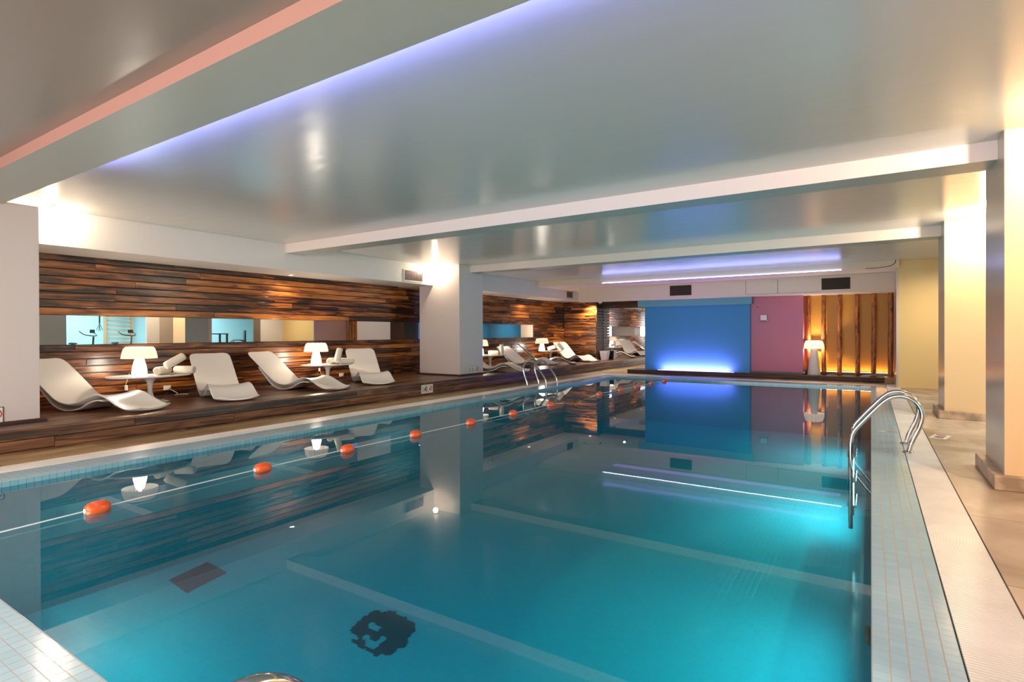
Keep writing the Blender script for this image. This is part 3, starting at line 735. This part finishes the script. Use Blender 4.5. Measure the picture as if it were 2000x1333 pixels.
# ---------------------------------------------------------------- mosaic emblem and mat on the pool floor
def floor_pt(px, py, z):
    d = _r2*((px-1000)/F) + _d2*((py-CY)/F) + _f
    t = (z-1.2)/d.z; return (d.x*t, d.y*t)
out = [(150,600),(230,500),(330,390),(370,380),(430,290),(550,260),(560,210),(660,160),(770,150),(860,210),(900,190),(1000,145),(1100,180),(1160,150),(1160,230),(1250,280),(1360,290),(1400,350),(1470,390),(1560,440),(1575,590),(1500,660),(1390,760),(1420,850),(1320,960),(1180,965),(1160,1050),(980,1130),(870,1080),(720,1150),(600,1060),(470,980),(330,940),(290,880),(200,860),(200,800),(140,770),(300,800),(370,760),(280,680)]
h1 = [(550,450),(640,400),(850,530),(740,620),(550,540)]
h2 = [(395,745),(510,665),(605,720),(575,770),(640,790),(690,845),(860,700),(965,770),(820,880),(700,995),(570,985),(455,905),(470,820)]
W_ = lambda poly: [floor_pt(670+x/11.106, 1180+y/11.106, ZB) for x, y in poly]
out, h1, h2 = W_(out), W_(h1), W_(h2)
def inside(p, poly):
    c = False; j = len(poly)-1
    for i in range(len(poly)):
        if (poly[i][1] > p[1]) != (poly[j][1] > p[1]) and p[0] < (poly[j][0]-poly[i][0])*(p[1]-poly[i][1])/(poly[j][1]-poly[i][1])+poly[i][0]: c = not c
        j = i
    return c
bm = bmesh.new(); s = 0.0173
xs = [p[0] for p in out]; ys = [p[1] for p in out]
gx = math.floor(min(xs)/s); 
while gx*s < max(xs):
    gy = math.floor(min(ys)/s)
    while gy*s < max(ys):
        c = (gx*s+s/2, gy*s+s/2)
        if inside(c, out) and not inside(c, h1) and not inside(c, h2): box(bm, gx*s, gx*s+s-0.0008, gy*s, gy*s+s-0.0008, ZB, ZB+0.004)
        gy += 1
    gx += 1
tag(obj('floor_emblem', bm, M['emblem']), 'dark blocky mosaic emblem on the pool floor near the camera', 'mosaic')
q = [floor_pt(*p, ZB) for p in ((330, 1135), (405, 1100), (442, 1120), (365, 1160))]
bm = bmesh.new(); lo = [bm.verts.new((x, y, ZB)) for x, y in q]; hi = [bm.verts.new((x, y, ZB+0.01)) for x, y in q]
bm.faces.new(lo[::-1]); bm.faces.new(hi)
for i in range(4): bm.faces.new((lo[i], lo[(i+1) % 4], hi[(i+1) % 4], hi[i]))
tag(obj('drain_cover', bm, M['drain']), 'dark reddish square drain cover on the pool floor at lower left', 'drain cover')
bm = bmesh.new(); lathe(bm, [(0.001, 0), (0.04, 0), (0.04, 0.02), (0.001, 0.02)], 20, caps=False); bmesh.ops.rotate(bm, verts=bm.verts, cent=(0, 0, 0), matrix=Matrix.Rotation(-PI/2, 3, 'Y'))
o = obj('wall_fitting', bm, M['brownfit']); o.location = (-0.002, 2.85, -0.12); tag(o, 'small brown round fitting under water at the right pool edge', 'pool fitting')

# ---------------------------------------------------------------- vents
def vent(w_, h_, loc, rz, label):
    t = empty('air_vent', loc, rz, label, 'air vent')
    bm = bx((-w_/2-0.02, w_/2+0.02, -0.012, 0, h_/2, h_/2+0.02), (-w_/2-0.02, w_/2+0.02, -0.012, 0, -h_/2-0.02, -h_/2), (-w_/2-0.02, -w_/2, -0.012, 0, -h_/2, h_/2), (w_/2, w_/2+0.02, -0.012, 0, -h_/2, h_/2))
    obj('frame', bm, M['cream'], t, 0.002)
    bm = bmesh.new(); n = int(w_/0.022)
    for i in range(n): box(bm, -w_/2+i*w_/n+0.004, -w_/2+i*w_/n+0.010, -0.008, -0.001, -h_/2, h_/2)
    obj('slats', bm, M['vent'] if w_ > 0.57 else M['steelbox'], t)
    obj('backing', bx((-w_/2, w_/2, -0.002, 0, -h_/2, h_/2)), M['vent'], t)
    return t
vent(0.56, 0.21, (-8.376, 8.96, 2.45), PI/2, 'air vent in the white soffit left of the middle pillar')
vent(0.42, 0.19, (-8.376, 16.42, 2.46), PI/2, 'small air vent in the soffit near the far left corner')
vent(0.60, 0.28, (-4.44, 15.468, 2.37), 0, 'dark air vent in the bulkhead above the blue screen')
vent(0.60, 0.28, (-0.71, 15.468, 2.37), 0, 'dark air vent in the bulkhead above the wooden poles')

# ---------------------------------------------------------------- signs
def text_mesh(txt, size, mat, parent, loc, sx=0.6):
    cu = bpy.data.curves.new('lettering', 'FONT'); cu.body = txt; cu.size = size; cu.extrude = 0.001
    cu.align_x = 'CENTER'; cu.align_y = 'CENTER'; cu.offset = size*0.012
    tmp = bpy.data.objects.new('lettering', cu); C.objects.link(tmp)
    bpy.context.view_layer.update()
    me = bpy.data.meshes.new_from_object(tmp.evaluated_get(bpy.context.evaluated_depsgraph_get()))
    bpy.data.objects.remove(tmp); bpy.data.curves.remove(cu)
    me.materials.clear(); me.materials.append(mat)
    o = bpy.data.objects.new('lettering', me); C.objects.link(o); o.parent = parent; o.location = loc; o.scale = (sx, 1, 1)
    return o
def sign(loc, rot, w_, h_, txt, label, frame=True):
    t = bpy.data.objects.new('depth_sign', None); C.objects.link(t); t.location = loc; t.rotation_euler = rot; tag(t, label, 'sign')
    obj('plate', bx((-w_/2, w_/2, -h_/2, h_/2, 0, 0.003)), M['sign'], t)
    if frame:
        e = 0.007
        obj('border', bx((-w_/2, w_/2, h_/2-e, h_/2, 0.003, 0.004), (-w_/2, w_/2, -h_/2, -h_/2+e, 0.003, 0.004), (-w_/2, -w_/2+e, -h_/2, h_/2, 0.003, 0.004), (w_/2-e, w_/2, -h_/2, h_/2, 0.003, 0.004)), M['black'], t)
    if txt:
        text_mesh(txt, h_*0.86, M['black'], t, (-w_*0.21, -0.004, 0.0035)); text_mesh('m', h_*0.22, M['black'], t, (w_*0.11, -h_*0.26, 0.0035), 0.9)
    bm = bmesh.new(); r = h_*0.31; cx, cy = w_*0.31, h_*0.06
    for k in range(28):
        a, b = 2*PI*k/28, 2*PI*(k+1)/28
        bm.faces.new([bm.verts.new((cx+rr*math.cos(x), cy+rr*math.sin(x), 0.0045)) for rr, x in ((r, a), (r, b), (r*0.78, b), (r*0.78, a))])
    d = r*0.7; e = r*0.11
    bm.faces.new([bm.verts.new(p) for p in ((cx-d-e, cy-d+e, 0.0045), (cx-d+e, cy-d-e, 0.0045), (cx+d+e, cy+d-e, 0.0045), (cx+d-e, cy+d+e, 0.0045))])
    ic = obj('no_diving_ring', bm, M['signred'], t)
    bm = bmesh.new()
    bm.faces.new([bm.verts.new((cx+x*r, cy+y*r, 0.0042)) for x, y in ((-0.5, -0.1), (-0.4, 0.1), (0.1, 0.5), (0.3, 0.35), (-0.1, 0.0))])
    bm.faces.new([bm.verts.new((cx+x*r, cy+y*r, 0.0042)) for x, y in ((-0.4, -0.45), (-0.2, -0.35), (0.0, -0.45), (0.25, -0.35), (0.45, -0.45), (0.45, -0.55), (-0.4, -0.55))])
    obj('diver_icon', bm, M['black'], t)
RX = (PI/2, 0, PI/2)
sign((XP+0.005, 8.07, 0.125), RX, 0.33, 0.165, '1.40', 'white 1.40 no diving sign on the front of the plank platform', False)
sign((-7.622, 10.14, 0.365), RX, 0.33, 0.165, '1.15', 'black bordered 1.15 no diving sign low on the middle pillar')
sign((-7.647, 1.80, 0.36), RX, 0.33, 0.165, '', 'black bordered sign low on the left pillar, cut by the photo edge')
sign((0.66, 7.93, 0.001), (0, 0, 1.3), 0.30, 0.155, '1.40', 'small white no diving sign on the right deck before the second yellow pillar', False)
tag(obj('depth_marking', bx((0.17, 0.27, 8.03, 8.07, 0.0005, 0.0015)), M['signred']), 'red marking tile on the right coping behind the ladder', 'marking')
tag(obj('depth_marking', bx((0.08, 0.15, 8.01, 8.05, 0.0005, 0.0015)), M['sign']), 'white marking tile beside the red one on the right coping', 'marking')
tag(obj('depth_marking', bx((XL-0.14, XL-0.02, 8.62, 8.74, 0.0005, 0.0015)), M['signred']), 'small red marking on the left coping below the 1.15 sign', 'marking')

# ---------------------------------------------------------------- small wall things
def socket(x, y, z, label, plug):
    t = empty('power_socket', (x, y, z), 0, label, 'socket')
    obj('housing', bx((-0.0, 0.035, -0.05, 0.05, -0.035, 0.035)), M['fixture'], t, 0.004)
    obj('plug', bx((0.035, 0.06, -0.018, 0.018, -0.02, 0.02)), M['fixture'], t, 0.004)
    return t
sk1 = socket(XW+0.015, 4.32, 0.36, 'white power socket low on the plank wall right of the nearest pedestal', 1)
sk2 = socket(XW+0.015, 7.72, 0.34, 'white power socket low on the plank wall right of the second pedestal', 1)
def cord(par, pts, label):
    bm = bmesh.new(); tube(bm, spline(pts, 6), 0.004, 6); o = obj('power_cord', bm, M['fixture'], par); o.location = -par.location; return o
cd1 = cord(sk1, [(-9.20, 3.78, 0.62), (-9.22, 3.77, 0.55), (-9.23, 3.75, 0.47), (-9.22, 3.74, 0.44)], 'short white cord hanging behind the nearest table')
obj('inline_switch', bx((-9.235, -9.205, 3.725, 3.765, 0.37, 0.445)), M['fixture'], cd1, 0.004)
cd2 = cord(sk2, [(-9.21, 7.16, 0.52), (-9.22, 7.17, 0.47), (-9.23, 7.20, 0.40), (-9.2, 7.24, 0.33)], 'short white cord hanging behind the second table')
obj('inline_switch', bx((-9.235, -9.205, 7.14, 7.17, 0.45, 0.51)), M['fixture'], cd2, 0.004)
cord(sk1, [(-9.2, 4.36, 0.33), (-9.12, 4.42, 0.27), (-9.05, 4.35, 0.256), (-9.1, 4.46, 0.256), (-9.0, 4.52, 0.256)], 'white cord coiled on the platform below the first wall socket')
sc_ = empty('security_camera', (-6.93, 15.62, 2.145), 0, 'small white dome security camera at the far left corner', 'security camera')
bm = bmesh.new(); lathe(bm, [(0.06, 0.0), (0.06, -0.03), (0.05, -0.045), (0.03, -0.05)], 24); obj('mount', bm, M['fixture'], sc_)
bm = bmesh.new(); lathe(bm, [(0.04, -0.04), (0.038, -0.065), (0.02, -0.085), (0.002, -0.09)], 24); obj('dome', bm, M['black'], sc_)
pt = empty('planter', (-7.79, 17.95, ZP), 0, 'white square planter at the end of the platform before the mirror', 'planter')
bm = bmesh.new()
a = [bm.verts.new((sx*0.10, sy*0.10, 0)) for sx, sy in ((-1, -1), (1, -1), (1, 1), (-1, 1))]; b = [bm.verts.new((sx*0.14, sy*0.14, 0.31)) for sx, sy in ((-1, -1), (1, -1), (1, 1), (-1, 1))]
c = [bm.verts.new((sx*0.125, sy*0.125, 0.31)) for sx, sy in ((-1, -1), (1, -1), (1, 1), (-1, 1))]; d = [bm.verts.new((sx*0.115, sy*0.115, 0.24)) for sx, sy in ((-1, -1), (1, -1), (1, 1), (-1, 1))]
bm.faces.new(a[::-1]); bm.faces.new(d)
for i in range(4):
    j = (i+1) % 4
    bm.faces.new((a[i], a[j], b[j], b[i])); bm.faces.new((b[i], b[j], c[j], c[i])); bm.faces.new((c[i], c[j], d[j], d[i]))
obj('pot', bm, M['pot'], pt, 0.004)
eb = empty('emergency_light', (-2.38, 15.948, 1.58), 0, 'small shiny steel box on the pink wall', 'wall box')
obj('housing', bx((-0.085, 0.085, -0.06, 0, -0.07, 0.08)), M['steelbox'], eb, 0.006)
obj('side_wing', bx((-0.11, -0.085, -0.08, 0, -0.085, -0.06)), M['steelbox'], eb, 0.003); obj('side_wing', bx((0.085, 0.11, -0.08, 0, -0.085, -0.06)), M['steelbox'], eb, 0.003)
ap = empty('access_panel', (-2.435, 15.948, 1.87), 0, 'flush pink access hatch high on the pink wall', 'access panel')
obj('door', bx((-0.105, 0.105, -0.008, 0, -0.11, 0.11)), M['pink'], ap, 0.002); obj('latch', bx((-0.115, -0.075, -0.014, -0.008, -0.01, 0.01)), M['black'], ap)
bm = bmesh.new(); tube(bm, spline([(0.44, 14.235, 2.72), (0.43, 14.22, 2.66), (0.34, 14.22, 2.60), (0.12, 14.22, 2.57), (-0.1, 14.225, 2.572)], 6), 0.006, 8)
tag(obj('led_cable', bm, M['black']), 'black cable drooping from the right end of the last ceiling beam', 'cable')
for x, y, z, lab in ((-8.9, 12.7, ZS, 'tiny round sprinkler on the soffit above the far plank wall'), (-7.46, 15.62, 2.145, 'tiny round sprinkler under the bulkhead by the plank corner')):
    bm = bmesh.new(); lathe(bm, [(0.03, 0.0), (0.03, -0.01), (0.01, -0.02), (0.01, -0.045), (0.022, -0.05), (0.001, -0.052)], 16); o = obj('sprinkler', bm, M['chrome']); o.location = (x, y, z); tag(o, lab, 'sprinkler')
bm = bmesh.new(); tube(bm, [(-0.2, 16.0, 0.115), (0.05, 16.05, 0.15), (0.36, 16.1, 0.16)], 0.008, 8); tag(obj('floor_cable', bm, M['fixture']), 'pale cable lying across the bases of the right wooden poles', 'cable')

# ---------------------------------------------------------------- gym seen in the mirror strips
def bike(x, y, rz, label):
    t = empty('exercise_bike', (x, y, 0), rz, label, 'exercise bike', 'exercise bikes in the gym')
    bm = bmesh.new(); tube(bm, [(-0.45, 0, 0.05), (0.5, 0, 0.05)], 0.03); tube(bm, [(-0.45, -0.25, 0.03), (-0.45, 0.25, 0.03)], 0.03); tube(bm, [(0.5, -0.25, 0.03), (0.5, 0.25, 0.03)], 0.03)
    tube(bm, [(-0.2, 0, 0.05), (-0.3, 0, 0.85)], 0.03); tube(bm, [(0.35, 0, 0.05), (0.42, 0, 1.12)], 0.03); tube(bm, [(-0.24, 0, 0.45), (0.38, 0, 0.55)], 0.035); obj('frame', bm, M['black'], t)
    bm = bmesh.new(); tube(bm, spline([(0.15, -0.26, 1.30), (0.30, -0.26, 1.20), (0.42, -0.12, 1.15), (0.42, 0.12, 1.15), (0.30, 0.26, 1.20), (0.15, 0.26, 1.30)], 6), 0.018); obj('handlebar', bm, M['black'], t)
    bm = bmesh.new(); lathe(bm, [(0.25, -0.02), (0.26, 0.0), (0.25, 0.02)], 32); bmesh.ops.rotate(bm, verts=bm.verts, cent=(0, 0, 0), matrix=Matrix.Rotation(PI/2, 3, 'X')); bmesh.ops.translate(bm, verts=bm.verts, vec=(0.42, 0, 0.33)); obj('flywheel', bm, M['fixture'], t)
    bm = bmesh.new(); lathe(bm, [(0.03, 0.85), (0.12, 0.87), (0.13, 0.90), (0.05, 0.93)], 20, center=(-0.30, 0), sx=1.1, sy=0.8); obj('saddle', bm, M['black'], t)
    obj('console', bx((0.36, 0.40, -0.09, 0.09, 1.24, 1.36)), M['black'], t, 0.006)
    return t
bike(3.8, 7.75, 2.6, 'black exercise bike seen at the left of the mirror strip')
bike(3.8, 8.95, 2.8, 'second black exercise bike seen before the wall bars in the mirror')
t = empty('wall_bars', (6.0, 9.7, 0), 0, 'light wooden wall bars on the gym wall seen in the mirror', 'wall bars')
for y in (-0.45, 0.45): obj('upright', bx((-0.08, 0.0, y-0.03, y+0.03, 0, 2.4)), M['lightwood'], t)
for k in range(14):
    bm = bmesh.new(); tube(bm, [(-0.05, -0.45, 0.25+k*0.155), (-0.05, 0.45, 0.25+k*0.155)], 0.018, 8); obj('rung', bm, M['lightwood'], t)
t = empty('suspension_trainer', (4.0, 8.35, ZC), 0, 'black hanging training strap seen in the mirror', 'training strap')
obj('strap', bx((-0.015, 0.015, -0.02, 0.02, -1.15, 0)), M['black'], t)
for s in (-1, 1):
    bm = bmesh.new(); tube(bm, [(0, 0, -1.15), (0, s*0.09, -1.38), (0, s*0.02, -1.42), (0, 0, -1.15)], 0.010, 8); obj('handle', bm, M['black'], t)
t = empty('desk', (3.5, 12.0, 0), 0, 'dark desk in the gym opening seen in the mirror', 'desk')
obj('desk_top', bx((-0.3, 0.3, -0.5, 0.5, 1.18, 1.22)), M['darktrim'], t)
for sx in (-0.26, 0.26):
    for sy in (-0.46, 0.46): obj('leg', bx((sx-0.03, sx+0.03, sy-0.03, sy+0.03, 0, 1.18)), M['darktrim'], t)
t = empty('office_chair', (3.7, 13.2, 0), 0.4, 'dark armchair in the gym opening seen in the mirror', 'chair')
obj('seat', bx((-0.25, 0.25, -0.25, 0.25, 0.55, 0.62)), M['black'], t, 0.02); obj('backrest', bx((-0.22, 0.22, 0.22, 0.28, 0.65, 1.35)), M['black'], t, 0.02)
bm = bmesh.new(); tube(bm, [(0, 0, 0), (0, 0, 0.55)], 0.03); obj('column', bm, M['black'], t)
for s in (-1, 1):
    bm = bmesh.new(); tube(bm, spline([(s*0.27, 0.22, 0.62), (s*0.29, 0.2, 0.9), (s*0.29, -0.2, 0.92), (s*0.27, -0.22, 0.62)], 5), 0.018); obj('armrest', bm, M['black'], t)
bm = bmesh.new()
prev = None
for k in range(60):
    y = 13.1+0.32*k/59; x = 2.45+0.03*math.sin(k*0.9)
    c = (bm.verts.new((x, y, 0.02)), bm.verts.new((x, y, 2.1)))
    if prev: bm.faces.new((prev[0], c[0], c[1], prev[1]))
    prev = c
o = obj('curtain', bm, M['curtain']); o.modifiers.new('thick', 'SOLIDIFY').thickness = 0.006; tag(o, 'taupe curtain gathered at the gym opening seen in the mirror', 'curtain')
